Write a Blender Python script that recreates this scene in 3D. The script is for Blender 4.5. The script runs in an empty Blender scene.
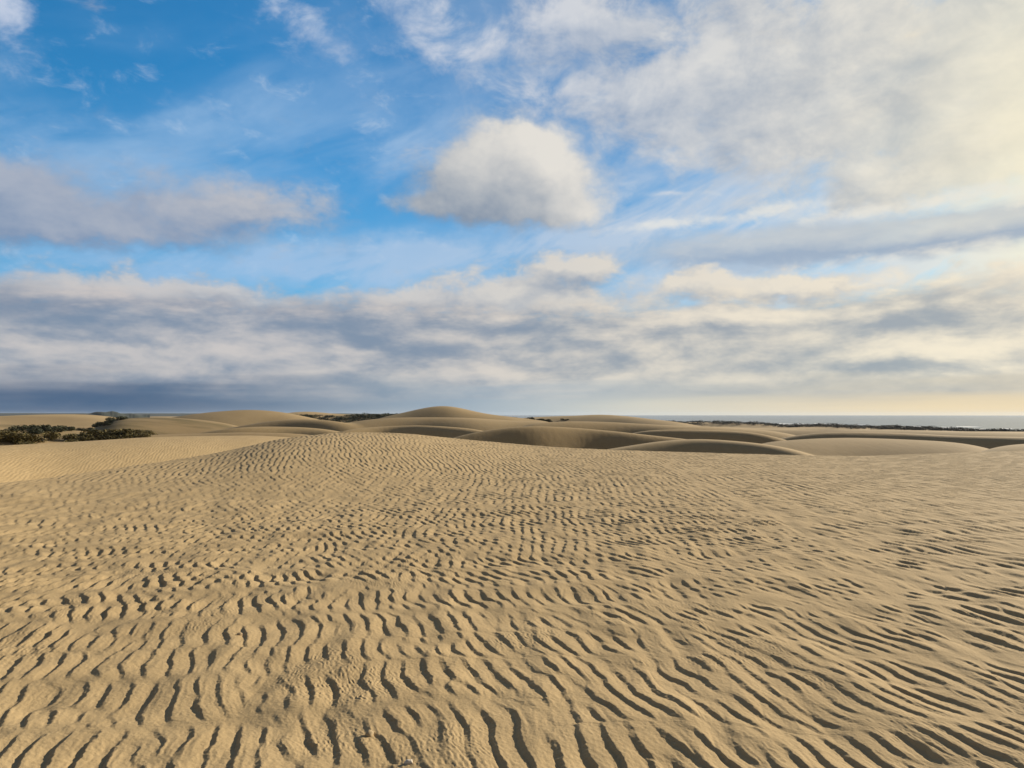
import bpy, math, random
import numpy as np
from mathutils import Vector

random.seed(7)
R = math.radians
scene = bpy.context.scene
COL = scene.collection

# ------------------------------------------------------------------ camera
F = 740.0                      # focal length in pixels of a 1024 wide frame
HOR = 414.3                    # row of the true horizon
EYE = 24.0                     # eye height above the sea
GND = EYE - 1.6
PITCH = math.atan((HOR - 384.0) / F)
SUN_AZ, SUN_EL = 52.0, 19.5    # degrees right of the view axis, above the horizon

cam = bpy.data.cameras.new("camera")
cam.sensor_width = 36.0
cam.lens = F / 1024 * 36
cam.clip_start = 0.05
cam.clip_end = 60000
co = bpy.data.objects.new("camera", cam)
co.location = (0, 0, EYE)
co.rotation_euler = (R(90) + PITCH, 0, 0)
COL.objects.link(co)
scene.camera = co
scene.cycles.max_bounces = 4
scene.cycles.diffuse_bounces = 3

scene.view_settings.view_transform = 'Standard'
scene.view_settings.look = 'None'
scene.view_settings.gamma = 1
scene.view_settings.use_curve_mapping = False
EXPO = 0.55
scene.view_settings.exposure = EXPO


def px_az_el(x, y):
    """direction (degrees) of a point of the layout sketch"""
    yy = F * math.cos(PITCH) - (384 - y) * math.sin(PITCH)
    zz = F * math.sin(PITCH) + (384 - y) * math.cos(PITCH)
    az = math.degrees(math.atan2(x - 512, yy))
    el = math.degrees(math.atan2(zz, math.hypot(x - 512, yy)))
    return az, el


# ------------------------------------------------------------------ node helper
class G:
    """tiny expression builder over a node tree"""
    dim = '3D'

    def __init__(s, tree):
        s.t = tree

    def node(s, kind, **kw):
        n = s.t.nodes.new(kind)
        for k, v in kw.items():
            setattr(n, k, v)
        return n

    def put(s, sock, v):
        if isinstance(v, E):
            s.t.links.new(v.s, sock)
        elif v is not None:
            sock.default_value = v

    def m(s, op, a, b=None, c=None, clamp=False):
        n = s.node('ShaderNodeMath', operation=op, use_clamp=clamp)
        s.put(n.inputs[0], a)
        if b is not None:
            s.put(n.inputs[1], b)
        if c is not None:
            s.put(n.inputs[2], c)
        return E(s, n.outputs[0])

    def xyz(s, x, y, z):
        n = s.node('ShaderNodeCombineXYZ')
        for i, v in enumerate((x, y, z)):
            s.put(n.inputs[i], v)
        return E(s, n.outputs[0])

    def sep(s, v):
        n = s.node('ShaderNodeSeparateXYZ')
        s.put(n.inputs[0], v)
        return [E(s, o) for o in n.outputs]

    def noise(s, vec, scale, detail=4, rough=.5, dist=0., lac=2.0, out=0, dim=None):
        dim = dim or s.dim
        n = s.node('ShaderNodeTexNoise', noise_dimensions=dim)
        s.put(n.inputs['Vector'], vec)
        n.inputs['Scale'].default_value = scale
        n.inputs['Detail'].default_value = detail
        n.inputs['Roughness'].default_value = rough
        n.inputs['Lacunarity'].default_value = lac
        n.inputs['Distortion'].default_value = dist
        return E(s, n.outputs[out])

    def ss(s, v, a, b, lo=0., hi=1.):
        n = s.node('ShaderNodeMapRange', interpolation_type='SMOOTHSTEP', clamp=True)
        s.put(n.inputs[0], v)
        for i, q in enumerate((a, b, lo, hi)):
            s.put(n.inputs[i + 1], q)
        return E(s, n.outputs[0])

    def lin(s, v, a, b, lo=0., hi=1.):
        n = s.node('ShaderNodeMapRange', clamp=True)
        s.put(n.inputs[0], v)
        for i, q in enumerate((a, b, lo, hi)):
            s.put(n.inputs[i + 1], q)
        return E(s, n.outputs[0])

    def mix(s, f, a, b, blend='MIX'):
        n = s.node('ShaderNodeMix', data_type='RGBA', blend_type=blend)
        s.put(n.inputs[0], f)
        for i, v in ((6, a), (7, b)):
            if isinstance(v, E):
                s.put(n.inputs[i], v)
            else:
                n.inputs[i].default_value = (*v, 1)
        return E(s, n.outputs[2])

    def vscale(s, v, k):
        n = s.node('ShaderNodeVectorMath', operation='SCALE')
        s.put(n.inputs[0], v)
        s.put(n.inputs['Scale'], k)
        return E(s, n.outputs[0])

    def vmul(s, v, k):
        n = s.node('ShaderNodeVectorMath', operation='MULTIPLY')
        s.put(n.inputs[0], v)
        n.inputs[1].default_value = k
        return E(s, n.outputs[0])


class E:
    def __init__(s, g, sock):
        s.g, s.s = g, sock

    def __add__(s, o): return s.g.m('ADD', s, o)
    __radd__ = __add__
    def __sub__(s, o): return s.g.m('SUBTRACT', s, o)
    def __rsub__(s, o): return s.g.m('SUBTRACT', o, s)
    def __mul__(s, o): return s.g.m('MULTIPLY', s, o)
    __rmul__ = __mul__
    def __truediv__(s, o): return s.g.m('DIVIDE', s, o)
    def __rtruediv__(s, o): return s.g.m('DIVIDE', o, s)


def material(name):
    m = bpy.data.materials.new(name)
    m.use_nodes = True
    t = m.node_tree
    t.nodes.clear()
    g = G(t)
    out = g.node('ShaderNodeOutputMaterial')
    return m, g, out


# ------------------------------------------------------------------ sky
WS = 0.10                      # world strength


def disp(r, g, b):
    """display colour 0-255 -> world colour"""
    k = WS * 2 ** EXPO
    f = lambda c: ((c / 255 + .055) / 1.055) ** 2.4 if c > 10 else c / 255 / 12.92
    return tuple(f(c) / k for c in (r, g, b))


def build_sky():
    w = bpy.data.worlds.new("World")
    scene.world = w
    w.use_nodes = True
    t = w.node_tree
    t.nodes.clear()
    g = G(t)
    out = g.node('ShaderNodeOutputWorld')
    bg = g.node('ShaderNodeBackground')
    bg.inputs['Strength'].default_value = WS
    t.links.new(bg.outputs[0], out.inputs[0])
    sky = g.node('ShaderNodeTexSky', sky_type='NISHITA')
    sky.sun_disc = False
    sky.sun_elevation = R(SUN_EL)
    sky.sun_rotation = R(SUN_AZ)
    sky.altitude = 20
    sky.air_density = 1.0
    sky.dust_density = 0.6
    sky.ozone_density = 2.0
    skyc = E(g, sky.outputs[0])

    g.dim = '2D'
    tc = g.node('ShaderNodeTexCoord')
    d = E(g, tc.outputs['Generated'])
    dx, dy, dz = g.sep(d)
    deg = 180 / math.pi
    az = g.m('ARCTAN2', dx, dy) * deg
    el = g.m('ARCSINE', dz) * deg
    sph = g.xyz(az * 0.1 + 0.0 * 3.7, el * 0.13 + 0.0, 0.)

    # domain warp
    wn = g.noise(g.xyz(az * 0.1 + 3.1 * 3.7, el * 0.16 + 3.1, 0.), 1.3, 5, .55, out=1)
    wx, wy, _ = g.sep(wn)
    waz = az + (wx - .5) * 5.0
    wel = el + (wy - .5) * 3.2
    wn2 = g.noise(g.xyz(az * 0.1 + 9.7 * 3.7, el * 0.16 + 9.7, 0.), 6, 3, .6, out=1)
    wx2, wy2, _ = g.sep(wn2)
    waz = waz + (wx2 - .5) * 1.6
    wel = wel + (wy2 - .5) * 1.2

    def blobs(table, A, B):
        v = g.xyz(A, B, 0.)
        tot = None
        for (x, y, rx, ry, wt, *rot) in table:
            a0, e0 = px_az_el(x, y)
            a1, _ = px_az_el(x + rx, y)
            a2, _ = px_az_el(x - rx, y)
            _, e1 = px_az_el(x, y - ry)
            ra, re = (a1 - a2) / 2, e1 - e0
            src, off = v, (-a0 / ra, -e0 / re, 0)
            if rot:
                n = g.node('ShaderNodeVectorRotate', rotation_type='Z_AXIS')
                g.put(n.inputs['Vector'], v)
                n.inputs['Center'].default_value = (a0, e0, 0)
                n.inputs['Angle'].default_value = -R(rot[0])
                src = E(g, n.outputs[0])
            n = g.node('ShaderNodeVectorMath', operation='MULTIPLY_ADD')
            g.put(n.inputs[0], src)
            n.inputs[1].default_value = (1 / ra, 1 / re, 0)
            n.inputs[2].default_value = off
            d2 = g.node('ShaderNodeVectorMath', operation='DOT_PRODUCT')
            t.links.new(n.outputs[0], d2.inputs[0])
            t.links.new(n.outputs[0], d2.inputs[1])
            e = g.m('POWER', 1 / math.e, E(g, d2.outputs['Value']))
            tot = e * wt if tot is None else g.m('MULTIPLY_ADD', e, wt, tot)
        return tot

    def over(base, alpha, colour):
        return g.mix(alpha, base, colour)

    # warmth grows towards the sun's side
    warm = g.ss(az, -22, 36)
    # --- clear sky: the physical sky, deepened on the side away from the sun
    tint = g.mix(g.ss(az, -24, 10), (.165, .78, 1.10), (.170, .56, .80))
    c = g.mix(1.0, skyc, tint, 'MULTIPLY')
    # pale low air
    low = g.ss(el, 26, 0)
    c = over(c, low * .35, g.mix(warm, disp(120, 165, 205), disp(200, 205, 205)))

    # --- cirrus streaks
    ca = R(20)
    st = g.xyz((az * math.cos(ca) + el * math.sin(ca)) * .05,
               (el * math.cos(ca) - az * math.sin(ca)) * .16, 0.)
    ci = g.noise(st, 1.3, 5, .52, .25)
    ci2 = g.noise(sph, .6, 3, .5)
    cirA = g.ss(ci * .6 + ci2 * .6, .55, .90) * g.ss(el, 27, 17, .18, .5)
    c = over(c, cirA, g.mix(warm, disp(178, 205, 232), disp(226, 226, 226)))
    # broad pale veil, wispier to the left
    veil = blobs([(330, 262, 330, 20, 1.0, 4), (60, 150, 150, 36, .55), (215, 118, 90, 16, .4, 20), (250, 160, 150, 50, .3, 25),
                  (430, 70, 160, 90, .25), (400, 150, 60, 22, .55, 20), (690, 215, 130, 34, .5),
                  (700, 300, 400, 50, .5), (880, 140, 330, 150, .75), (600, 225, 70, 40, .5), (930, 270, 140, 24, .95)], waz, wel)
    c = over(c, g.m('MINIMUM', veil * g.ss(g.noise(st, 2.0, 6, .56, .3), .15, .7), .8),
             g.mix(warm, disp(160, 192, 226), disp(222, 222, 222)))

    # --- lit density: returns alpha and light factor
    def cloud(table, z, scale, amp, t0, t1, rough=.58, flat=1.5, gain=2.0, da=.9, de=1.1, detail=6, bias=.5, wp=1.0):
        def dens(A, B, dA, dE):
            n = g.noise(g.xyz((az + dA) * .1 + z * 3.7, (el + dE) * (.1 * flat) + z, 0.), scale, detail, rough, .25)
            return blobs(table, A, B) + (n - .5) * amp
        A0, B0 = (waz, wel) if wp == 1.0 else (az + (waz - az) * wp, el + (wel - el) * wp)
        D = dens(A0, B0, 0., 0.)
        D2 = dens(A0 + da, B0 + de, da, de)
        alpha = g.ss(D, t0, t1)
        light = g.m('ADD', (D - D2) * gain, bias, clamp=True)
        return alpha, light, D

    # --- top wisps and the wide cream deck on the sun's side
    deckT = [(4, 8, 50, 32, .9), (290, 10, 75, 26, .75, -28), (420, 20, 70, 42, .7, -28), (550, 50, 60, 80, .7, 12),
             (800, 60, 230, 85, .95), (970, 90, 190, 130, 1.15), (690, 95, 110, 50, .52), (650, 8, 120, 45, .45),
             (650, 108, 60, 40, .3), (900, 185, 160, 26, .6), (770, 145, 120, 36, .5)]
    a, l, D = cloud(deckT, 1.7, 1.9, 1.75, .24, 1.05, flat=1.5, gain=.9, rough=.6, bias=.5)
    tone = g.noise(g.xyz(az * .08 + 5.5 * 3.7, el * .13 + 5.5, 0.), 1.6, 6, .58)
    tone = g.ss(tone, .28, .72)
    colr = g.mix(g.lin(l * .7 + tone * .5, .15, 1.0),
                 g.mix(warm, disp(150, 172, 205), disp(176, 180, 184)),
                 g.mix(warm, disp(206, 214, 230), disp(232, 225, 210)))
    c = over(c, a * .88, colr)
    # glow of the hidden sun through the thin deck
    glow = blobs([(1150, 150, 240, 230, 1.0), (1140, 340, 150, 120, .5)], az, el)
    c = over(c, g.m('MINIMUM', glow * .9, .8), disp(255, 245, 212))

    # --- stratus band with a bright upper rim
    bandT = [(880, 240, 250, 20, .95, 2.0), (1010, 226, 150, 20, .6), (720, 244, 110, 14, .6)]
    a, l, D = cloud(bandT, 4.4, 1.6, .8, .1, .9, flat=3.4, gain=.8, da=.3, de=1.0, bias=.12, rough=.55, wp=.4)
    c = over(c, a * .9, g.mix(l, g.mix(warm, disp(140, 168, 200), disp(158, 174, 194)),
                               g.mix(warm, disp(190, 206, 224), disp(214, 214, 208))))
    rimT = [(740, 216, 100, 8, .95, 3), (880, 209, 120, 8, .8, 3), (1000, 200, 80, 12, .6), (660, 225, 60, 5, .5, 3), (940, 250, 120, 7, .45, 3)]
    a, l, D = cloud(rimT, 6.1, 3.0, 2.2, .1, 1.4, flat=1.9, gain=.5, rough=.62, wp=.25)
    c = over(c, a * .85, g.mix(warm, disp(214, 224, 236), disp(238, 232, 218)))
    # tiny bright wisp
    wis = blobs([(668, 193, 20, 2.2, 1.)], waz * .25 + az * .75, wel * .25 + el * .75)
    c = over(c, wis * .5, disp(225, 225, 225))

    # --- grey cloud on the left
    leftT = [(-40, 190, 90, 50, .9), (60, 208, 120, 34, .85), (215, 200, 95, 32, .95), (295, 214, 55, 18, .55), (150, 236, 170, 18, .6)]
    a, l, D = cloud(leftT, 7.3, 2.0, 1.15, .10, 1.1, flat=1.7, gain=.75, bias=.45)
    lt = g.noise(g.xyz(az * .1 + 2.5 * 3.7, el * .16 + 2.5, 0.), 2.2, 5, .55)
    c = over(c, a * .92, g.mix(g.lin(l * .7 + lt * .6, .3, .95), disp(130, 148, 176), g.mix(g.lin(az, -34, -16), disp(172, 178, 192), disp(194, 192, 194))))

    # --- the single cumulus in the middle
    cuT = [(514, 168, 66, 46, 1.1), (455, 184, 54, 34, .85), (556, 178, 44, 40, .85), (508, 136, 32, 22, .55),
           (418, 206, 44, 12, .45), (510, 212, 80, 14, .45), (470, 158, 26, 20, .3), (596, 206, 42, 18, .42)]
    a, l, D = cloud(cuT, 2.2, 2.6, 1.05, .17, 1.0, flat=1.2, gain=.6, da=1.2, de=2.0, rough=.6, bias=.42, wp=.75)
    cun = g.noise(g.xyz(az * .1 + 1.1 * 3.7, el * .14 + 1.1, 0.), 2.6, 6, .56)
    side = g.ss(az + el * .9, 2, 26)
    c = over(c, a * .96, g.mix(g.lin(l * .7 + cun * .5 + side * .55, .38, 1.42), disp(138, 151, 168), disp(230, 225, 216)))

    # --- heaps above the horizon bank
    heapT = [(120, 286, 120, 20, .9), (10, 300, 90, 17, .7), (250, 302, 120, 18, .65), (400, 296, 70, 16, .7),
             (520, 286, 85, 22, .85), (580, 264, 46, 16, .85), (690, 278, 42, 14, .65), (745, 286, 66, 18, .75),
             (715, 262, 18, 12, .4), (835, 284, 85, 15, .8), (1010, 280, 70, 22, .8), (560, 304, 130, 14, .8), (900, 314, 130, 10, .4)]
    a, l, D = cloud(heapT, 8.8, 3.2, 1.1, .22, .88, flat=1.8, gain=.75, da=.8, de=1.3, rough=.58, bias=.45)
    ht = g.noise(g.xyz(az * .1 + 7.5 * 3.7, el * .2 + 7.5, 0.), 1.8, 5, .55)
    hs = g.mix(warm, disp(138, 152, 174), disp(172, 178, 184))
    hl = g.mix(warm, disp(202, 200, 200), disp(242, 230, 208))
    c = over(c, a * .93, g.mix(g.lin(l * .75 + ht * .55, .3, 1.0), hs, hl))

    # --- unseen broken cloud added over the rest of the sky to warm the fill
    g.dim = '3D'
    rn = g.noise(d, 2.6, 5, .58)
    g.dim = '2D'
    rest = g.m('MAXIMUM', g.ss(el, 31, 46), g.ss(g.m('ABSOLUTE', az), 42, 62))
    c = over(c, rest * g.ss(rn, .34, .62) * .92, g.mix(g.ss(rn, .4, .75), disp(126, 106, 76), disp(84, 73, 60)))

    # --- the bank itself: long soft rolls with darker undersides
    def bank(dA, dE):
        n1 = g.noise(g.xyz((az + dA) * .082 + 6.6 * 3.7, (el + dE) * .26 + 6.6, 0.), 1.25, 6, .56, .25)
        n2 = g.noise(g.xyz((az + dA) * .1 + 2.6 * 3.7, (el + dE) * .24 + 2.6, 0.), 3.4, 5, .6)
        return (n1 - .5) * 1.9 + (n2 - .5) * .75
    b0, b1 = bank(0., 0.), bank(.6, .95)
    edge = g.lin(el, px_az_el(512, 284)[1], px_az_el(512, 334)[1])
    aB = g.ss(edge * 1.35 + b0 * .8, .2, .9)
    bt = g.ss(g.noise(g.xyz(az * .06 + 4.9 * 3.7, el * .20 + 4.9, 0.), 1.3, 3, .5), .36, .64)
    lB = g.m('ADD', (b0 - b1) * .85 + b0 * .10 + (bt - .5) * .2, .5)
    lB = lB + blobs([(130, 276, 90, 11, .4), (235, 352, 140, 7, .32), (480, 293, 100, 9, .35), (380, 376, 150, 5, .25), (770, 318, 130, 8, .4),
                     (600, 354, 150, 6, .3), (950, 348, 110, 8, .35), (590, 302, 80, 8, .3), (60, 366, 90, 5, .2), (840, 378, 160, 5, .2)], waz * .6 + az * .4, wel * .6 + el * .4)
    lB = lB - blobs([(50, 316, 140, 16, .4), (330, 322, 120, 11, .35), (490, 326, 110, 9, .4), (650, 332, 100, 8, .38), (930, 322, 85, 12, .5),
                     (720, 354, 100, 6, .25), (120, 340, 150, 6, .3), (420, 350, 90, 6, .3), (900, 366, 160, 5, .25), (220, 300, 60, 9, .25)], waz * .6 + az * .4, wel * .6 + el * .4)
    lB = g.ss(lB, -.25, 1.2)
    bs = g.mix(warm, disp(126, 142, 164), disp(162, 168, 174))
    bl = g.mix(warm, disp(206, 199, 196), disp(248, 235, 210))
    c = over(c, aB * .95, g.mix(lB, bs, bl))

    # --- low layered air under the bank: slate blue away from the sun, cream beneath it
    lowB = g.noise(g.xyz(az * .05 + 1.9 * 3.7, el * .8 + 1.9, 0.), 1.5, 3, .45)
    eA, eB = px_az_el(512, 366)[1], px_az_el(512, 406)[1]
    aL = g.ss(el + (lowB - .5) * 2.2, eA, eB)
    w2 = g.ss(az, -30, 2)
    w3 = g.ss(az, -2, 34)
    lc = g.mix(w3, g.mix(w2, disp(56, 90, 126), disp(158, 176, 190)), disp(206, 198, 180))
    lc = g.mix(g.ss(lowB, .35, .7) * .35, lc, g.mix(w3, g.mix(w2, disp(78, 108, 140), disp(176, 186, 194)), disp(182, 182, 178)))
    c = over(c, aL * .9, lc)
    # clear strip along the sea horizon
    aH = g.ss(el + (lowB - .5) * .8, 1.9, .45) * g.ss(az, -6, 12)
    c = over(c, aH * .95, g.mix(g.ss(az, 0, 36), disp(206, 208, 200), disp(242, 220, 178)))
    t.links.new(c.s, bg.inputs['Color'])
    w.cycles.sampling_method = 'NONE'


build_sky()

sun = bpy.data.lights.new("sun", 'SUN')
sun.energy = 5.0
sun.angle = R(0.6)
sun.color = (1.0, .89, .72)
so = bpy.data.objects.new("sun", sun)
sd = Vector((math.cos(R(SUN_EL)) * math.sin(R(SUN_AZ)), math.cos(R(SUN_EL)) * math.cos(R(SUN_AZ)), math.sin(R(SUN_EL))))
so.rotation_euler = sd.to_track_quat('Z', 'Y').to_euler()
so.location = (200, 200, 200)
COL.objects.link(so)

# ------------------------------------------------------------------ noise fields (numpy)
rng = np.random.default_rng(11)


class Field:
    """periodic sampled field with bilinear lookup"""
    def __init__(s, arr, size):
        s.a, s.n, s.size = arr, arr.shape[0], size

    def __call__(s, x, y):
        n = s.n
        fx = (x / s.size * n) % n
        fy = (y / s.size * n) % n
        ix = fx.astype(np.int32); iy = fy.astype(np.int32)
        tx = (fx - ix).astype(np.float32); ty = (fy - iy).astype(np.float32)
        ix %= n; iy %= n
        jx = (ix + 1) % n; jy = (iy + 1) % n
        a = s.a
        return (a[iy, ix] * (1 - tx) + a[iy, jx] * tx) * (1 - ty) + (a[jy, ix] * (1 - tx) + a[jy, jx] * tx) * ty


def freqs(n, size):
    f = np.fft.fftfreq(n, size / n)
    return f[None, :], f[:, None]


def band_noise(n, size, lam_lo, lam_hi, slope=1.5, ax=1.0, ay=1.0):
    """real noise with wavelengths between lam_lo and lam_hi, unit variance"""
    fx, fy = freqs(n, size)
    k = np.hypot(fx * ax, fy * ay)
    amp = np.where((k > 1 / lam_hi) & (k < 1 / lam_lo), np.maximum(k, 1e-9) ** -slope, 0)
    ph = np.exp(2j * np.pi * rng.random((n, n))) * rng.standard_normal((n, n))
    a = np.fft.ifft2(amp * ph).real
    return Field((a / a.std()).astype(np.float32), size)


def wave_field(n, size, lam, skx, sky_, lobe=0.0):
    """complex narrow-band field: ripple phase = arg, height = abs, with natural dislocations"""
    fx, fy = freqs(n, size)
    k0 = 1 / lam
    amp = np.exp(-((fx - k0) / (skx * k0)) ** 2) * (np.exp(-((fy - lobe * k0) / (sky_ * k0)) ** 2) + np.exp(-((fy + lobe * k0) / (sky_ * k0)) ** 2))
    a = np.fft.ifft2(amp * (rng.standard_normal((n, n)) + 1j * rng.standard_normal((n, n))))
    a /= np.sqrt((np.abs(a) ** 2).mean())
    return Field(a.astype(np.complex64), size)


LAM = 0.128
psiA = wave_field(2048, 71.0, LAM, .19, .21)       # long crests
psiB = wave_field(2048, 67.0, LAM * 1.1, .18, .15, .27)       # short broken crests
psiS = wave_field(1024, 47.0, .78, .30, .22)        # cross seams that cut the ripples into rows
psiC = wave_field(1024, 9.0, .028, .45, .6)       # fine crumbly ripples
nLow = band_noise(1024, 160.0, 3.0, 30.0, 1.6)
nMid = band_noise(1024, 24.0, .35, 2.5, 1.5)
nFine = band_noise(1024, 7.0, .03, .16, 1.2)
nSeam = band_noise(1024, 61.0, .55, 3.0, 1.4, ax=.30, ay=1.0)
nDune = band_noise(1024, 2600.0, 28.0, 420.0, 1.9)
nHill = band_noise(1024, 9000.0, 60.0, 1500.0, 1.9)


def sstep(v, a, b):
    t = np.clip((v - a) / (b - a), 0, 1)
    return t * t * (3 - 2 * t)


# ------------------------------------------------------------------ terrain
def tab(pts):
    p = np.array(pts, float)
    return p[:, 0], p[:, 1]


# ridges: (crest rows over columns, distance over columns, front width, back width)  - widths relative to distance
RIDGES = [
    # ripple dune in front of the camera
    dict(y=[(-300, 512), (-100, 495), (0, 484), (60, 477), (125, 467.5), (170, 461), (212, 454.5), (240, 448.3), (262, 443), (290, 437.3), (320, 434), (338, 432.8), (360, 432.3),
            (400, 433), (450, 438), (512, 444), (560, 447.8), (620, 450.5), (680, 452.2), (760, 454.7), (830, 456.3), (880, 456), (930, 454), (980, 452.3), (1024, 451), (1200, 449), (1400, 449)],
         r=[(-300, 15), (0, 18), (200, 24), (345, 28.5), (512, 31), (800, 32), (1024, 34), (1400, 36)], wf=.54, wb=.42, base=.0),
    # second swell behind it on the left
    dict(y=[(-400, 452), (-100, 449), (0, 446), (60, 443), (100, 440.5), (150, 437.3), (200, 436.2), (256, 435.6), (300, 438), (340, 450), (400, 470)],
         r=[(-400, 55), (0, 58), (150, 66), (300, 72)], wf=.50, wb=.35),
    # dunes behind the crest, centre and right
    dict(y=[(380, 470), (420, 452), (450, 439), (480, 432), (512, 427.8), (535, 427), (560, 428), (590, 430.5), (620, 433.3), (650, 436.8), (690, 441), (740, 450), (790, 464)],
         r=[(400, 120), (560, 128), (720, 120)], wf=.15, wb=.40, p=.85),
    dict(y=[(540, 466), (600, 452), (630, 446.8), (655, 442.6), (680, 440.2), (700, 439.6), (720, 440.5), (750, 443), (776, 446.5), (800, 452), (850, 470)],
         r=[(560, 92), (700, 96), (850, 84)], wf=.16, wb=.5, p=1.05),
    dict(y=[(700, 470), (735, 452), (765, 442.5), (790, 440.5), (815, 438.8), (850, 438), (880, 438.8), (910, 440), (940, 441.5), (965, 444), (985, 448), (1010, 456), (1060, 470)],
         r=[(700, 112), (850, 118), (1060, 104)], wf=.45, wb=.22),
    dict(y=[(950, 470), (975, 453), (995, 447.2), (1010, 445), (1024, 444), (1080, 442), (1200, 443), (1400, 446)],
         r=[(950, 76), (1024, 80), (1400, 80)], wf=.4, wb=.3),
    # third line
    dict(y=[(600, 450), (625, 436), (645, 432), (672, 431), (700, 431.4), (730, 432.2), (755, 434), (775, 438), (800, 446), (830, 460)],
         r=[(600, 150), (720, 158), (830, 150)], wf=.10, wb=.3),
    dict(y=[(740, 450), (790, 437), (820, 433.5), (850, 433), (880, 433.5), (910, 434.5), (950, 436.4), (990, 437.5), (1024, 438), (1200, 440), (1400, 442)],
         r=[(740, 190), (900, 180), (1024, 165), (1400, 150)], wf=.12, wb=.5),
    dict(y=[(470, 450), (500, 436), (530, 424), (570, 422.3), (610, 423), (650, 425.5), (680, 427.6), (710, 428.2), (740, 429.4), (770, 431), (800, 436), (840, 452)],
         r=[(470, 230), (600, 240), (840, 230)], wf=.14, wb=.4),
    dict(y=[(640, 440), (670, 426.5), (695, 425.8), (720, 426.8), (760, 427.6), (800, 429), (850, 430.4), (900, 432), (960, 433.5), (1024, 435), (1300, 437)],
         r=[(640, 420), (800, 400), (1024, 340), (1300, 330)], wf=.16, wb=.4),
    # centre: layered ridges under the tall mound
    dict(y=[(300, 452), (325, 437), (345, 430.5), (370, 428), (400, 426.8), (420, 426.6), (445, 428), (470, 430), (500, 436), (540, 452)],
         r=[(300, 150), (400, 160), (540, 150)], wf=.10, wb=.3),
    dict(y=[(290, 445), (320, 430), (342, 422), (362, 418.2), (385, 416.4), (410, 416), (440, 416), (470, 416.6), (495, 418.4), (512, 420), (545, 421.5), (590, 425), (640, 432)],
         r=[(290, 300), (400, 310), (640, 300)], wf=.18, wb=.3),
    dict(y=[(360, 424), (385, 416.5), (400, 413.6), (410, 411.5), (420, 408.9), (431, 407), (443, 406.4), (455, 407.4), (466, 410), (480, 413.2), (494, 415.6), (515, 418), (560, 423)],
         r=[(360, 470), (560, 470)], wf=.14, wb=.16),
    dict(y=[(500, 424), (520, 418), (545, 417), (570, 416.1), (590, 415.2), (610, 415.3), (630, 416.6), (650, 418.8), (665, 420.5), (680, 422.3), (697, 425), (730, 432)],
         r=[(500, 520), (600, 520), (730, 500)], wf=.22, wb=.2),
    # left: layered dunes
    dict(y=[(-400, 438), (0, 436.5), (40, 437.6), (70, 439.3), (100, 438.5), (150, 434.8), (200, 433.5), (240, 432.4), (290, 433.4), (330, 437), (380, 446)],
         r=[(-400, 120), (380, 125)], wf=.25, wb=.3),
    dict(y=[(-400, 427), (0, 426), (50, 426.6), (90, 429), (120, 436)],
         r=[(-400, 230), (120, 235)], wf=.3, wb=.3),
    dict(y=[(150, 446), (200, 434), (228, 429.5), (250, 427.8), (270, 427.2), (300, 427.6), (325, 429.5), (350, 434), (400, 446)],
         r=[(150, 190), (400, 195)], wf=.09, wb=.3),
    dict(y=[(180, 440), (225, 427.5), (245, 424), (262, 420.8), (280, 418.2), (300, 417.4), (322, 418), (338, 419.6), (355, 422.5), (380, 430)],
         r=[(180, 290), (380, 290)], wf=.12, wb=.3),
    dict(y=[(70, 440), (98, 426), (112, 421), (120, 418.2), (145, 417), (170, 417.2), (200, 419.5), (225, 423), (260, 432)],
         r=[(70, 360), (260, 350)], wf=.24, wb=.25),
    dict(y=[(130, 426), (160, 419), (180, 415.6), (205, 412.4), (222, 410.4), (240, 409), (258, 409), (275, 410.4), (290, 412.6), (310, 417), (340, 424)],
         r=[(130, 560), (340, 560)], wf=.18, wb=.15),
    dict(y=[(240, 424), (262, 416.5), (280, 413.4), (295, 411), (310, 410.4), (322, 411.6), (340, 413.4), (365, 414.2), (400, 415), (440, 420)],
         r=[(240, 700), (440, 720)], wf=.16, wb=.15),
    dict(y=[(-300, 420), (-60, 418), (0, 416.9), (20, 415.6), (45, 414.5), (70, 414.1), (95, 415), (115, 417.4), (140, 422)],
         r=[(-300, 640), (140, 640)], wf=.25, wb=.2),
    # foredune under the coastal scrub
    dict(y=[(560, 424), (640, 420.6), (680, 422.3), (730, 422.7), (760, 424), (790, 426.9), (815, 426.6), (850, 427.6), (895, 428), (925, 429.8), (955, 429.6), (990, 431.8), (1024, 432.8), (1300, 434)],
         r=[(560, 1050), (680, 960), (850, 840), (1024, 740), (1300, 640)], wf=.12, wb=.08),
]


def smooth_tab(xs, ys, sig):
    g = np.arange(-900, 2401, 2.0)
    v = np.interp(g, xs, ys)
    k = np.exp(-.5 * (np.arange(-60, 61) * 2.0 / sig) ** 2)
    v = np.convolve(np.pad(v, 60, 'edge'), k / k.sum(), 'valid')
    return g, v


def crest_z(y, x, r):
    zz = F * math.sin(PITCH) + (384 - y) * math.cos(PITCH)
    yy = F * math.cos(PITCH) - (384 - y) * math.sin(PITCH)
    return EYE + r * zz / np.hypot(x - 512, yy)


def shore_r(x):
    """distance of the waterline over columns"""
    return np.interp(x, [380, 440, 520, 640, 760, 900, 1024, 1300, 2000], [9000, 5200, 3000, 2100, 1700, 1370, 1190, 1040, 960])


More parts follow.
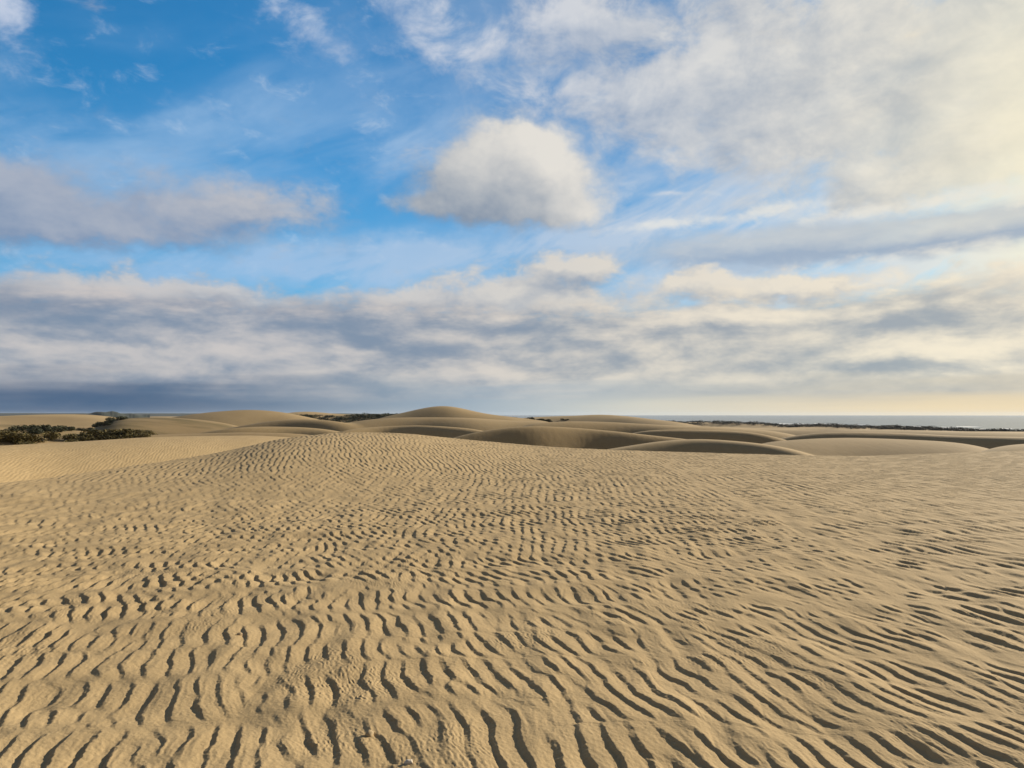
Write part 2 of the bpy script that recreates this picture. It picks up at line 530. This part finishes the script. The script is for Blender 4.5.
def terrain(az, r, detail=True):
    """height of the sand at azimuth az (rad) and distance r; plus ripple mask"""
    azc = np.clip(az, -1.3, 1.3)
    x = 512 + F * 1.001 * np.tan(azc)
    X, Y = r * np.sin(az), r * np.cos(az)
    # the valley floor everything stands on
    base = np.interp(r, [0, 16, 24, 60, 120, 250, 500, 800, 1100, 2500, 12000],
                     [GND, GND, GND - 1.0, GND - 4.5, GND - 7.5, GND - 9.5, GND - 9.5, GND - 11, GND - 13, GND - 14, GND - 14])
    # to the seaward side the floor drops under the water
    sr = shore_r(x)
    q = r / sr
    sea_floor = np.interp(q, [0, .40, .55, .75, .95, 1.0, 1.1, 1.5], [1e3, 9.5, 5.5, 2.6, 1.0, 0.0, -2.0, -4.0])
    h = np.minimum(base, sea_floor)
    dn = nDune(X, Y)
    for i, q_ in enumerate(RIDGES):
        xs, ys = tab(q_['y']); xr, rr = tab(q_['r'])
        if xs[0] > -150:
            xs, ys = np.r_[xs[0] - 60, xs], np.r_[ys[0] + 90, ys]
        if xs[-1] < 1150:
            xs, ys = np.r_[xs, xs[-1] + 60], np.r_[ys, ys[-1] + 90]
        xs, ys = smooth_tab(xs, ys, 9.0 if i else 14.0)
        xr, rr = smooth_tab(xr, rr, 30.0)
        # a little meander of every ridge in distance
        r0 = np.interp(x, xr, rr)
        yy = np.interp(x, xs, ys)
        ks = np.ones(5) / 5
        if i > 0:
            r0 = r0 * (1 + .035 * nDune(az * 260 + 71 * i, r0 * 0 + 131. * i))
        zc = crest_z(yy, x, r0)
        fl = np.interp(r0, [0, 16, 24, 60, 120, 250, 500, 800, 1100], [GND, GND, GND - 1.0, GND - 4.5, GND - 7.5, GND - 9.5, GND - 9.5, GND - 11, GND - 13])
        if i == 0:
            fl = GND
        wf = q_['wf'] * (.78 if i > 1 else 1.0)
        t = np.where(r < r0, (r0 - r) / (wf * r0), (r - r0) / (q_['wb'] * r0))
        t = np.clip(t, 0, 1)
        if i == 0:
            s = .5 + .5 * np.cos(np.pi * t)
            front = GND + (zc - GND) * s
            back = zc - (zc - (GND - 4.0)) * (1 - (.5 + .5 * np.cos(np.pi * t)))
            zr = np.where(r < r0, front, back)
            h = np.where(r < r0, front, np.maximum(h, zr) if False else zr)
            h0 = h
            h = np.where(t >= 1, np.where(r < r0, GND, np.minimum(base, sea_floor)), h)
            base_far = np.minimum(np.minimum(base, GND - 4.0), sea_floor)
            h = np.where((r > r0) & (t >= 1), base_far, h)
        else:
            pw = q_.get('p', 1.15) + .06 * np.clip(nDune(az * 200 + 53 * i, r0 * 0 + 211. * i), -1.2, 1.6)
            s = .5 + .5 * np.cos(np.pi * t ** np.where(r < r0, pw, 1.1))
            low = np.minimum(fl - 1.5, zc - 1.2)
            zr = np.where(t >= 1, -1e3, low + (zc - low) * s)
            # soft maximum
            k = .0035 * r0
            m = np.maximum(h, zr)
            dlt = np.abs(h - zr)
            h = m + np.where(dlt < k, (k - dlt) ** 2 / (4 * k), 0)
    far = sstep(r, 60, 220)
    land = sstep(h, .5, 5)
    h = h + far * land * dn * np.clip(.0016 * r, 0, .40)
    # inland plain and low hills at the horizon, left
    inland = sstep(r, 900, 3500) * (1 - sstep(x, 330, 520))
    h = h + inland * (nHill(X, Y) * 3.0)
    return h, X, Y, x


def ripples(X, Y, r, x, az):
    """fine relief of the near sand"""
    c, s = math.cos(R(14)), math.sin(R(14))
    u = X * c + Y * s
    v = -X * s + Y * c
    # rows: gentle seams across the wind, the crests lean a little inside each row
    ps = psiS(Y - .14 * X + .05 * nMid(X * .5, Y * .5), X)
    rowp = np.angle(ps) / (2 * np.pi)
    rowa = np.clip(np.abs(ps) * 1.3 - .25, 0, 1) * (1 - sstep(r, 13, 19))
    u2 = u + .013 * nMid(X, Y) + .0024 * nFine(X, Y) + .008 * nMid(X * 2.3 + 5, Y * 2.3) + .055 * rowp * rowa
    # coarser ripples on the dune flank and on the second swell
    big = sstep(r, 34, 41)
    foot = sstep(r + 1.2 * nLow(X * .7, Y * .7), 12.6, 13.4)
    side = sstep(X - .16 * Y + .5 * nLow(X * .9 + 7, Y * .9), 1.25, 1.75) * sstep(r + 1.0 * nLow(X * .8, Y * .8 + 9), 7.2, 7.9)
    kk = np.where(big > .5, 1 / 1.5, np.where(side > .5, 1 / 1.5, np.where(foot > .5, 1 / 1.2, 1.0)))
    a = psiA(u2 * kk, v * kk); b = psiB(u2 * kk, v * kk)
    right = sstep(x, 480, 760)
    m = .10 + sstep(nLow(X + 13, Y * 1.6), -.5, 1.2) * .4 + .6 * sstep(r, 5.5, 8.0) * (1 - (1 - right) * sstep(r, 15, 20))
    m = np.clip(m, 0, .9) * (1 - big) * (1 - .35 * side)
    p = a * (1 - m) + b * m * 1.05
    A = np.abs(p)
    ph = (np.angle(p) / (2 * np.pi)) % 1.0
    ph = (ph + .008 * nFine(X * 1.7, Y * 1.7)) % 1.0
    lee = .20
    prof = np.where(ph < lee, sstep(ph, 0, lee * 1.2) * .3 / .93 + .7 * ph / lee, .5 * (1 - (ph - lee) / (1 - lee)) + .5 * np.cos(np.clip((ph - lee) / (1 - lee), 0, 1) * np.pi / 2) ** 1.25)
    even = np.maximum(side, .6 * sstep(r, 8, 12))
    amp = np.clip((A - .08 - .14 * m) * (1.8 - .4 * m + .9 * even), 0, 1.0 + .2 * m * (1 - even)) ** (.6 + .3 * m)
    seam = nSeam(X, Y)
    dip = 1 - .85 * np.exp(-(seam / .22) ** 2) * sstep(nLow(X * 1.3 + 40, Y * 1.3), -1.0, .4)
    amp = amp * dip * (1 - .95 * rowa * np.exp(-((.5 - np.abs(rowp)) / .075) ** 2)) * (1 - .8 * np.exp(-((foot - .5) / .3) ** 2)) * (1 - .8 * np.exp(-((side - .5) / .3) ** 2))
    amp = amp * (1 + .25 * rowa * np.cos(2 * np.pi * rowp))
    # where the sand is combed weaker
    left = 1 - sstep(x, 250, 620)
    amp = amp * (1 - .55 * np.exp(-((r - 15.5) / 2.6) ** 2) * left)
    amp = amp * (1 - .35 * sstep(nLow(X - 30, Y), .6, 1.6) * (1 - even))
    fade = 1 - sstep(r, 66, 82)
    depth = 1 + .20 * (1 - sstep(r, 3.6, 5.6)) - .17 * sstep(r, 6.5, 9.5)
    h = (.0212 + .0040 * m) * depth * (1 + .05 * foot + .25 * big + .06 * side * (1 - big)) * (prof - .42) * amp * fade
    # hummocks and swells
    h += .0035 * rowa * np.cos(2 * np.pi * (rowp + .5)) * fade
    h += (.006 * seam + .0065 * nMid(X * .6, Y * .9)) * fade * (.4 + .6 * (1 - sstep(r, 10, 22)))
    # crumbly small ripples, strongest on the windward backs
    near = 1 - sstep(r, 7, 12)
    pc = psiC(u + .01 * nMid(X * 3, Y * 3), v)
    mk = sstep(nMid(X * .8 + 3, Y * .8 + 9), .5, 1.5)
    h += near * mk * .0017 * np.clip(pc.real, -1.2, 1.6) * np.where(ph < lee, .5, 1)
    h += near * .0004 * nFine(X * 2.1 + 1, Y * 2.1)
    return h


def rows():
    r = [0.25, .5, .8, 1.1, 1.4, 1.7, 1.95, 2.15, 2.3]
    while r[-1] < 5200:
        q = r[-1]
        if q < 82:
            st = min(max(.0055, .36 * q * q / 1184), .065)
        elif q < 1500:
            st = q * .0052
        else:
            st = q * .02
        r.append(q + st)
    return np.array(r)


def columns():
    lim = [0.0]
    while lim[-1] < 180:
        a = lim[-1]
        st = .05 if a < 37.5 else min(.05 * 1.10 ** ((a - 37.5) / .6), 4.0)
        lim.append(a + st)
    p = np.array(lim[1:-1])
    p = p[p < 176]
    a = np.concatenate([-p[::-1], [0.0], p])
    if len(a) % 2 == 0:
        a = a[:-1]
    return np.radians(a)


def build_sand(mat):
    az, rr = columns(), rows()
    nr = int(np.searchsorted(rr, 84)) // 1
    n = len(az)
    A, RR = np.meshgrid(az, rr[:nr])
    h, X, Y, x = terrain(A, RR)
    h = h + ripples(X, Y, RR, x, A)
    V1 = np.stack([X, Y, h], -1).reshape(-1, 3)
    idx = np.arange(nr * n).reshape(nr, n)
    q1 = np.stack([idx[:-1, :-1], idx[:-1, 1:], idx[1:, 1:], idx[1:, :-1]], -1).reshape(-1, 4)
    # close the gap straight behind the camera
    qc = np.stack([idx[:-1, -1], idx[:-1, 0], idx[1:, 0], idx[1:, -1]], -1)
    # coarse part: every second column
    azf = az[::2]
    nf = len(azf)
    A2, R2 = np.meshgrid(azf, rr[nr:])
    h2, X2, Y2, x2 = terrain(A2, R2)
    V2 = np.stack([X2, Y2, h2], -1).reshape(-1, 3)
    off = nr * n
    id2 = off + np.arange(len(rr[nr:]) * nf).reshape(-1, nf)
    q2 = np.stack([id2[:-1, :-1], id2[:-1, 1:], id2[1:, 1:], id2[1:, :-1]], -1).reshape(-1, 4)
    qc2 = np.stack([id2[:-1, -1], id2[:-1, 0], id2[1:, 0], id2[1:, -1]], -1)
    last = idx[-1]
    a, b, c_ = last[0:-2:2], last[1:-1:2], last[2::2]
    f0, f1 = id2[0, :-1], id2[0, 1:]
    tr = np.concatenate([np.stack([a, b, f0], -1), np.stack([b, f1, f0], -1), np.stack([b, c_, f1], -1)])
    qs = np.array([[last[-1], last[0], id2[0, 0], id2[0, -1]]])
    # the little disc under the tripod
    V3 = np.array([[0, 0, GND]])
    c0 = len(V1) + len(V2)
    ring = idx[0]
    fan = np.stack([np.full(n, c0), np.roll(ring, -1), ring], -1)
    V = np.concatenate([V1, V2, V3]).astype(np.float32)
    quads = np.concatenate([q1, qc, q2, qc2, qs]).astype(np.int32)[:, ::-1]
    tris = np.concatenate([tr[:, ::-1], fan]).astype(np.int32)
    me = bpy.data.meshes.new("sand_dunes")
    nq, nt = len(quads), len(tris)
    me.vertices.add(len(V))
    me.vertices.foreach_set("co", V.ravel())
    me.loops.add(nq * 4 + nt * 3)
    me.loops.foreach_set("vertex_index", np.concatenate([quads.ravel(), tris.ravel()]))
    me.polygons.add(nq + nt)
    me.polygons.foreach_set("loop_start", np.concatenate([np.arange(nq) * 4, nq * 4 + np.arange(nt) * 3]).astype(np.int32))
    me.polygons.foreach_set("use_smooth", np.ones(nq + nt, bool))
    me.update(calc_edges=True)
    me.materials.append(mat)
    ob = bpy.data.objects.new("sand_dunes", me)
    COL.objects.link(ob)
    ob['kind'] = 'structure'
    print("sand verts", len(V))
    return ob


def sand_material():
    m, g, out = material("sand")
    b = g.node('ShaderNodeBsdfPrincipled')
    geo = g.node('ShaderNodeNewGeometry')
    P = E(g, geo.outputs['Position'])
    n1 = g.noise(P, .9, 4, .55)
    n2 = g.noise(P, 38, 4, .7)
    n3 = g.noise(P, 420, 2, .6)
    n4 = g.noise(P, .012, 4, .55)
    n6 = g.noise(g.vmul(P, (2.2, .5, 1.0)), 1.0, 4, .6)
    k = (n6 - .5) * .6 + (n1 - .5) * .25 + (n2 - .5) * .28 + (n3 - .5) * .55 + .5
    c = g.mix(g.lin(k, .15, .85), (.366, .260, .130), (.499, .365, .191))
    # far dunes: cloud shade painted in as browner patches, plus olive grassed streaks
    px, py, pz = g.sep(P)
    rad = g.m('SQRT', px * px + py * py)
    far_shade = g.ss(n4, .36, .62) * g.ss(rad, 60, 130)
    c = g.mix(far_shade * .5, c, (.25, .172, .080))
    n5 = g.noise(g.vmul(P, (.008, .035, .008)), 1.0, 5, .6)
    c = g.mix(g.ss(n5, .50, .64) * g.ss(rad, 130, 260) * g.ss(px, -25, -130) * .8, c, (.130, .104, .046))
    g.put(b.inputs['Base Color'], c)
    b.inputs['Roughness'].default_value = .95
    b.inputs['Specular IOR Level'].default_value = .15
    f1 = g.noise(P, 48, 5, .68)
    f2 = g.noise(P, 300, 2, .6)
    f3 = g.noise(g.vmul(P, (1.0, .35, 1.0)), .9, 5, .6) * g.ss(rad, 60, 130)
    bump2 = g.node('ShaderNodeBump')
    bump2.inputs['Strength'].default_value = .25
    bump2.inputs['Distance'].default_value = .22
    g.put(bump2.inputs['Height'], f3)
    bump = g.node('ShaderNodeBump')
    m.node_tree.links.new(bump2.outputs[0], bump.inputs['Normal'])
    bump.inputs['Strength'].default_value = .55
    bump.inputs['Distance'].default_value = .007
    g.put(bump.inputs['Height'], f1 * .8 + f2 * .35)
    t = m.node_tree
    t.links.new(bump.outputs[0], b.inputs['Normal'])
    t.links.new(b.outputs[0], out.inputs[0])
    return m


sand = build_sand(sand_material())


def ground_z(az, r):
    h, *_ = terrain(np.array([az]), np.array([float(r)]))
    return float(h[0])


def spot(x, r):
    az = math.atan((x - 512) / (F * 1.001))
    return r * math.sin(az), r * math.cos(az), ground_z(az, r)


def fine_z(X, Y):
    az, r = math.atan2(X, Y), math.hypot(X, Y)
    a, rr = np.array([az]), np.array([r])
    h, XX, YY, x = terrain(a, rr)
    return float((h + ripples(XX, YY, rr, x, a))[0])


# ------------------------------------------------------------------ sea
def sea_material():
    m, g, out = material("sea_water")
    b = g.node('ShaderNodeBsdfPrincipled')
    geo = g.node('ShaderNodeNewGeometry')
    P = E(g, geo.outputs['Position'])
    b.inputs['Base Color'].default_value = (.07, .10, .105, 1)
    b.inputs['Roughness'].default_value = .22
    b.inputs['IOR'].default_value = 1.33
    w1 = g.noise(g.vmul(P, (1, .5, 1)), .05, 5, .6)
    w2 = g.noise(P, .4, 4, .6)
    bump = g.node('ShaderNodeBump')
    bump.inputs['Strength'].default_value = 1.0
    bump.inputs['Distance'].default_value = .5
    g.put(bump.inputs['Height'], w1 + w2 * .25)
    m.node_tree.links.new(bump.outputs[0], b.inputs['Normal'])
    m.node_tree.links.new(b.outputs[0], out.inputs[0])
    return m


def mesh_obj(name, V, Fc, mat, smooth=True, parent=None):
    me = bpy.data.meshes.new(name)
    me.from_pydata([tuple(v) for v in V], [], [tuple(f) for f in Fc])
    me.update()
    if smooth:
        me.polygons.foreach_set("use_smooth", [True] * len(me.polygons))
    me.materials.append(mat)
    o = bpy.data.objects.new(name, me)
    COL.objects.link(o)
    o.parent = parent
    return o


def build_sea():
    V, Fc = [(0, 0, 0)], []
    n, rings = 96, [300, 700, 1200, 2200, 4500, 9000, 18000]
    for r in rings:
        for k in range(n):
            a = 2 * math.pi * k / n
            V.append((r * math.sin(a), r * math.cos(a), 0))
    for k in range(n):
        Fc.append((0, 1 + (k + 1) % n, 1 + k))
    for i in range(len(rings) - 1):
        for k in range(n):
            a, b = 1 + i * n + k, 1 + i * n + (k + 1) % n
            Fc.append((a, b, b + n, a + n))
    o = mesh_obj("sea", V, Fc, sea_material())
    o['kind'] = 'structure'
    # breaking waves along the beach
    m, g, out = material("surf_foam")
    b = g.node('ShaderNodeBsdfPrincipled')
    b.inputs['Base Color'].default_value = (.8, .8, .78, 1)
    b.inputs['Roughness'].default_value = .9
    m.node_tree.links.new(b.outputs[0], out.inputs[0])
    V, Fc = [], []
    rr = random.Random(4)
    xs = np.linspace(440, 1500, 420)
    for line, (mul, wid, gate) in enumerate([(1.03, 80, -2), (1.11, 60, -.3), (1.20, 45, 0), (1.30, 34, .3)]):
        prev = None
        ph = [rr.uniform(0, 6) for _ in range(4)]
        for x in xs:
            az = math.atan((x - 512) / (F * 1.001))
            wob = math.sin(x * .05 + ph[0]) * .5 + math.sin(x * .13 + ph[1]) * .3 + math.sin(x * .31 + ph[2]) * .25
            r = float(shore_r(x)) * mul + wob * 6
            w = max(0, wid * (.7 + .6 * math.sin(x * .21 + ph[3]) * rr.uniform(.4, 1))) if wob > gate else 0
            if w <= 0.2:
                prev = None
                continue
            i = len(V)
            for d, z in ((-w / 2, .03), (-.2 * w, .8), (.15 * w, .9), (w / 2, .03)):
                q = r + d
                V.append((q * math.sin(az), q * math.cos(az), z))
            if prev is not None:
                for k in range(3):
                    Fc.append((prev + k, i + k, i + k + 1, prev + k + 1))
            prev = i
    s = mesh_obj("surf", V, Fc, m)
    s['kind'] = 'stuff'
    s['label'] = 'white surf breaking along the beach beyond the coastal scrub'
    s['category'] = 'surf'


build_sea()


# ------------------------------------------------------------------ vegetation
def leaf_material(name, dark, light):
    m, g, out = material(name)
    b = g.node('ShaderNodeBsdfPrincipled')
    geo = g.node('ShaderNodeNewGeometry')
    P = E(g, geo.outputs['Position'])
    n = g.noise(P, .35, 4, .6)
    c = g.mix(g.lin(n * .6 + E(g, geo.outputs['Random Per Island']) * .4, .3, .7), dark, light)
    g.put(b.inputs['Base Color'], c)
    b.inputs['Roughness'].default_value = .8
    m.node_tree.links.new(b.outputs[0], out.inputs[0])
    return m


def wood_material():
    m, g, out = material("shrub_wood")
    b = g.node('ShaderNodeBsdfPrincipled')
    geo = g.node('ShaderNodeNewGeometry')
    n = g.noise(E(g, geo.outputs['Position']), 6, 4, .6)
    g.put(b.inputs['Base Color'], g.mix(n, (.05, .035, .022), (.13, .095, .06)))
    b.inputs['Roughness'].default_value = .9
    m.node_tree.links.new(b.outputs[0], out.inputs[0])
    return m


M_FRONT = leaf_material("olive_leaves", (.055, .046, .012), (.185, .140, .036))
M_BACK = leaf_material("dark_leaves", (.020, .027, .009), (.062, .062, .018))
M_COAST = leaf_material("coast_leaves", (.022, .024, .018), (.060, .055, .036))
M_WOOD = wood_material()


def foliage(V, Fc, rnd, cx, cy, cz, w, d, h, n, leaf):
    """leaf faces through a lumpy low dome"""
    lumps = [(rnd.uniform(-.55, .55) * w, rnd.uniform(-.55, .55) * d, rnd.uniform(.25, .65) * h, rnd.uniform(.28, .5)) for _ in range(7)]
    for _ in range(n):
        lx, ly, lz, lr = rnd.choice(lumps)
        while True:
            p = [rnd.uniform(-1, 1) for _ in range(3)]
            q = sum(v * v for v in p)
            if .12 < q < 1:
                break
        q = q ** -.28
        x = cx + lx + p[0] * q * lr * w
        y = cy + ly + p[1] * q * lr * d
        z = max(.02 * h, lz + p[2] * q * lr * h * .9) + cz
        s = leaf * rnd.uniform(.6, 1.5)
        ax = Vector((rnd.gauss(0, 1), rnd.gauss(0, 1), rnd.gauss(.4, 1))).normalized()
        bx = ax.orthogonal().normalized()
        if rnd.random() < .5:
            bx = ax.cross(bx)
        ax, bx = ax * s, bx * s * .55
        i = len(V)
        c = Vector((x, y, z))
        V += [c - ax, c + bx, c + ax, c - bx]
        Fc.append((i, i + 1, i + 2, i + 3))


def stems(V, Fc, rnd, w, d, h):
    for _ in range(6):
        a = rnd.uniform(0, 6.28)
        tip = Vector((math.cos(a) * w * rnd.uniform(.2, .6), math.sin(a) * d * rnd.uniform(.2, .6), h * rnd.uniform(.5, .8)))
        base = Vector((tip.x * .15, tip.y * .15, -.3))
        mid = (base + tip) / 2 + Vector((0, 0, h * .12))
        for (p, r0), (q, r1) in (((base, .07), (mid, .05)), ((mid, .05), (tip, .015))):
            i = len(V)
            for c, rad in ((p, r0), (q, r1)):
                for k in range(5):
                    V.append(c + Vector((math.cos(k * 1.257) * rad, math.sin(k * 1.257) * rad, 0)))
            for k in range(5):
                Fc.append((i + k, i + (k + 1) % 5, i + 5 + (k + 1) % 5, i + 5 + k))


def shrub_proto(kind, mat, w, d, h, n, leaf, seed):
    rnd = random.Random(seed)
    root = bpy.data.objects.new(kind, None)
    COL.objects.link(root)
    V, Fc = [], []
    foliage(V, Fc, rnd, 0, 0, 0, w, d, h, n, leaf)
    mesh_obj("foliage", V, Fc, mat, False, root)
    V, Fc = [], []
    stems(V, Fc, rnd, w, d, h)
    mesh_obj("stem", V, Fc, M_WOOD, True, root)
    return root


def place(root, first, loc, rz, sc, label, cat, group):
    if first:
        o = root
    else:
        o = root.copy()
        COL.objects.link(o)
        for ch in root.children:
            c = ch.copy()
            COL.objects.link(c)
            c.parent = o
    o.location = loc
    o.rotation_euler = (0, 0, rz)
    o.scale = sc
    o['label'], o['category'], o['group'] = label, cat, group
    return o


def shrub_line(protos, line, n, spread, label, group, size, seed):
    rnd = random.Random(seed)
    xs, rs = zip(*line)
    for i in range(n):
        x = xs[0] + (xs[-1] - xs[0]) * (i + rnd.uniform(.1, .9)) / n
        r = float(np.interp(x, xs, rs)) * (1 + rnd.uniform(-spread, spread))
        p = spot(x, r)
        k = rnd.uniform(.7, 1.25) * size
        used = placed.setdefault
        pr = rnd.choice(protos)
        first = pr.name not in placed
        placed[pr.name] = 1
        place(pr, first, (p[0], p[1], p[2] - .1), rnd.uniform(0, 6.28), (k * rnd.uniform(1.0, 1.6), k * rnd.uniform(1.0, 1.6), k * rnd.uniform(.65, 1.0)),
              label, 'shrub', group)


placed = {}
front = [shrub_proto("dune_shrub", M_FRONT, 1.9, 1.7, 1.7, 900, .13, 20 + i) for i in range(4)]
back = [shrub_proto("evergreen_shrub", M_BACK, 2.3, 2.0, 2.0, 700, .18, 40 + i) for i in range(4)]

shrub_line(front, [(-40, 122), (60, 118), (100, 120), (152, 128)], 52, .06,
           'low olive-brown shrub in the front row of the scrub patch beyond the left ripple slope', 'olive shrubs along the front of the scrub patch', .74, 1)
shrub_line(back, [(-40, 225), (40, 222), (98, 232)], 58, .10,
           'dark green shrub in the dense middle of the scrub patch on the left', 'dark shrubs in the middle of the scrub patch', .85, 2)
shrub_line(back, [(58, 335), (124, 355)], 22, .04,
           'dark shrub in the thin back row of the scrub patch, below the pale dune', 'dark shrubs in the back row of the scrub patch', 1.0, 3)
shrub_line(back, [(510, 506), (552, 510)], 16, .015,
           'dark shrub in the clump on the skyline dune right of the tall mound', 'dark shrubs on the skyline right of the mound', 1.0, 5)
shrub_line(back, [(560, 512), (569, 512)], 3, .004,
           'dark shrub in the small tuft on the skyline right of the bigger clump', 'small tuft of shrubs on the skyline', .75, 6)
shrub_line(back, [(168, 480), (184, 480)], 4, .01,
           'dark bushy shrub standing alone with three others on a bare left dune', 'lone clump of shrubs on the left dunes', 1.25, 7)


def scrub_mass(name, line, n, spread, size, hgt, leaves, leaf, mat, seed, label):
    rnd = random.Random(seed)
    V, Fc = [], []
    xs, rs = zip(*line)
    for i in range(n):
        x = xs[0] + (xs[-1] - xs[0]) * (i + rnd.uniform(0, 1)) / n
        r = float(np.interp(x, xs, rs)) * (1 + rnd.uniform(-spread, spread))
        X, Y, Z = spot(x, r)
        lump = .85 + .14 * math.sin(x * .07) + .10 * math.sin(x * .19 + 1)
        s = size * rnd.uniform(.7, 1.3)
        foliage(V, Fc, rnd, X, Y, Z - .2, s, s, hgt * max(.7, lump) * rnd.uniform(.6, 1.2), leaves, leaf)
    o = mesh_obj(name, V, Fc, mat, False)
    o['kind'] = 'stuff'
    o['label'], o['category'] = label, 'scrub'
    return o


scrub_mass("coastal_scrub", [(664, 985), (700, 950), (850, 830), (1024, 735), (1150, 690)], 600, .07, 7.5, 3.7, 95, .5, M_COAST, 8,
           'long dark band of coastal scrub between the right dunes and the sea')
scrub_mass("dune_scrub", [(262, 668), (300, 668), (405, 690)], 300, .035, 5.0, 2.6, 60, .5, M_BACK, 9,
           'dark low scrub covering the far dune left of the tall mound')


# ------------------------------------------------------------------ hills at the horizon
def build_hill(name, crest, r, depth, mat, seed, amp=.6):
    rnd = np.random.default_rng(seed)
    xs, ys = tab(crest)
    n, m_ = 220, 15
    X = np.linspace(xs[0], xs[-1], n)
    base = np.interp(X, xs, ys)
    wob = np.convolve(rnd.standard_normal(n + 8), np.ones(5) / 5, 'same')[4:-4]
    V, Fc = [], []
    for j in range(m_):
        t = j / (m_ - 1)
        prof = math.sin(math.pi * t) ** .8
        q = r + depth * (t - .5)
        for i in range(n):
            az = math.atan((X[i] - 512) / (F * 1.001))
            top = float(crest_z(base[i] - .18 * amp * wob[i], X[i], r))
            bumps = 1 + .05 * amp * math.sin(i * .13 + j * .7)
            z = 2 + (max(top, 2.5) - 2) * prof * bumps if 0 < j < m_ - 1 else -1
            V.append((q * math.sin(az), q * math.cos(az), z))
    for j in range(m_ - 1):
        for i in range(n - 1):
            a = j * n + i
            Fc.append((a, a + 1, a + n + 1, a + n))
    o = mesh_obj(name, V, Fc, mat)
    o['kind'] = 'structure'
    return o


def hill_material():
    m, g, out = material("wooded_hill")
    b = g.node('ShaderNodeBsdfPrincipled')
    geo = g.node('ShaderNodeNewGeometry')
    n = g.noise(E(g, geo.outputs['Position']), .02, 6, .65)
    g.put(b.inputs['Base Color'], g.mix(g.lin(n, .3, .7), (.018, .026, .020), (.055, .062, .040)))
    b.inputs['Roughness'].default_value = .95
    m.node_tree.links.new(b.outputs[0], out.inputs[0])
    return m


M_HILL = hill_material()
build_hill("hills", [(-700, 411), (-300, 411.5), (-60, 413.3), (60, 413.0), (200, 413.6), (330, 413.2), (420, 413.9), (470, 414.6)], 4800, 1500, M_HILL, 3)
build_hill("hill", [(70, 415), (86, 413.6), (96, 412.4), (104, 411.4), (112, 411.6), (120, 413), (135, 414.2), (150, 415)], 1500, 260, M_HILL, 5, .8)


# ------------------------------------------------------------------ stones on the sand
def stone_material(name, c0, c1):
    m, g, out = material(name)
    b = g.node('ShaderNodeBsdfPrincipled')
    geo = g.node('ShaderNodeNewGeometry')
    n = g.noise(E(g, geo.outputs['Position']), 90, 5, .6)
    g.put(b.inputs['Base Color'], g.mix(n, c0, c1))
    b.inputs['Roughness'].default_value = .8
    m.node_tree.links.new(b.outputs[0], out.inputs[0])
    return m


def stone(name, x, y, dims, rz, mat, label, seed):
    """an uneven rounded stone lying on the sand"""
    rnd = np.random.default_rng(seed)
    az = math.atan((x - 512) / F)
    Y = 1.6 * F / (y - HOR)
    for _ in range(4):          # settle where the relief really is
        X = Y * math.tan(az)
        Y = (EYE - fine_z(X, Y)) * F / (y - HOR)
    X = Y * math.tan(az)
    nb = [rnd.standard_normal(3) for _ in range(6)]
    V, Fc = [], []
    nu, nv = 24, 14
    for j in range(nv + 1):
        th = math.pi * j / nv
        for i in range(nu):
            p = np.array([math.sin(th) * math.cos(2 * math.pi * i / nu), math.sin(th) * math.sin(2 * math.pi * i / nu), math.cos(th)])
            k = 1 + sum(.06 * math.sin(2.2 * p @ b + 1.3 * q) for q, b in enumerate(nb))
            p = np.sign(p) * np.abs(p) ** .85 * k
            V.append(p * np.array(dims))
    for j in range(nv):
        for i in range(nu):
            a, b = j * nu + i, j * nu + (i + 1) % nu
            Fc.append((a, a + nu, b + nu, b))
    o = mesh_obj(name, V, Fc, mat)
    o.location = (X, Y, fine_z(X, Y) + dims[2] * .35)
    o.rotation_euler = (R(6), R(-8), rz)
    o['label'], o['category'] = label, 'pebble'
    return o


stone("pebble", 411, 756, (.021, .012, .011), R(10), stone_material("pale_stone", (.55, .46, .33), (.72, .63, .50)),
      'pale cream pebble lying in a ripple trough, the brightest of the small stones', 3)
stone("pebble", 243, 632, (.018, .015, .013), R(50), stone_material("tan_stone", (.30, .21, .11), (.42, .31, .17)),
      'tan sand-coloured pebble alone on the smooth ripples, casting a short shadow', 5)
stone("pebble", 372, 729, (.020, .018, .015), R(70), stone_material("sandy_clod", (.36, .26, .13), (.50, .37, .20)),
      'rounded sandy clod the size of a walnut between two deep ripples', 9)


# ------------------------------------------------------------------ air
def build_haze():
    m, g, out = material("air")
    v = g.node('ShaderNodeVolumePrincipled')
    v.inputs['Color'].default_value = (.72, .82, .95, 1)
    v.inputs['Density'].default_value = 2.2e-5
    v.inputs['Anisotropy'].default_value = .2
    m.node_tree.links.new(v.outputs[0], out.inputs['Volume'])
    L, z0, z1 = 19000, -16.0, 62.0
    V = [(x, y, z) for z in (z0, z1) for x, y in ((-L, -L), (L, -L), (L, L), (-L, L))]
    Fc = [(3, 2, 1, 0), (4, 5, 6, 7), (0, 1, 5, 4), (1, 2, 6, 5), (2, 3, 7, 6), (3, 0, 4, 7)]
    o = mesh_obj("haze", V, Fc, m, False)
    o['kind'] = 'stuff'
    o['label'], o['category'] = 'thin bluish sea air lying over the dunes and the far hills', 'haze'


build_haze()
print("heights", max(v.co.z for v in bpy.data.objects['hills'].data.vertices), min(v.co.z for v in bpy.data.objects['hills'].data.vertices))
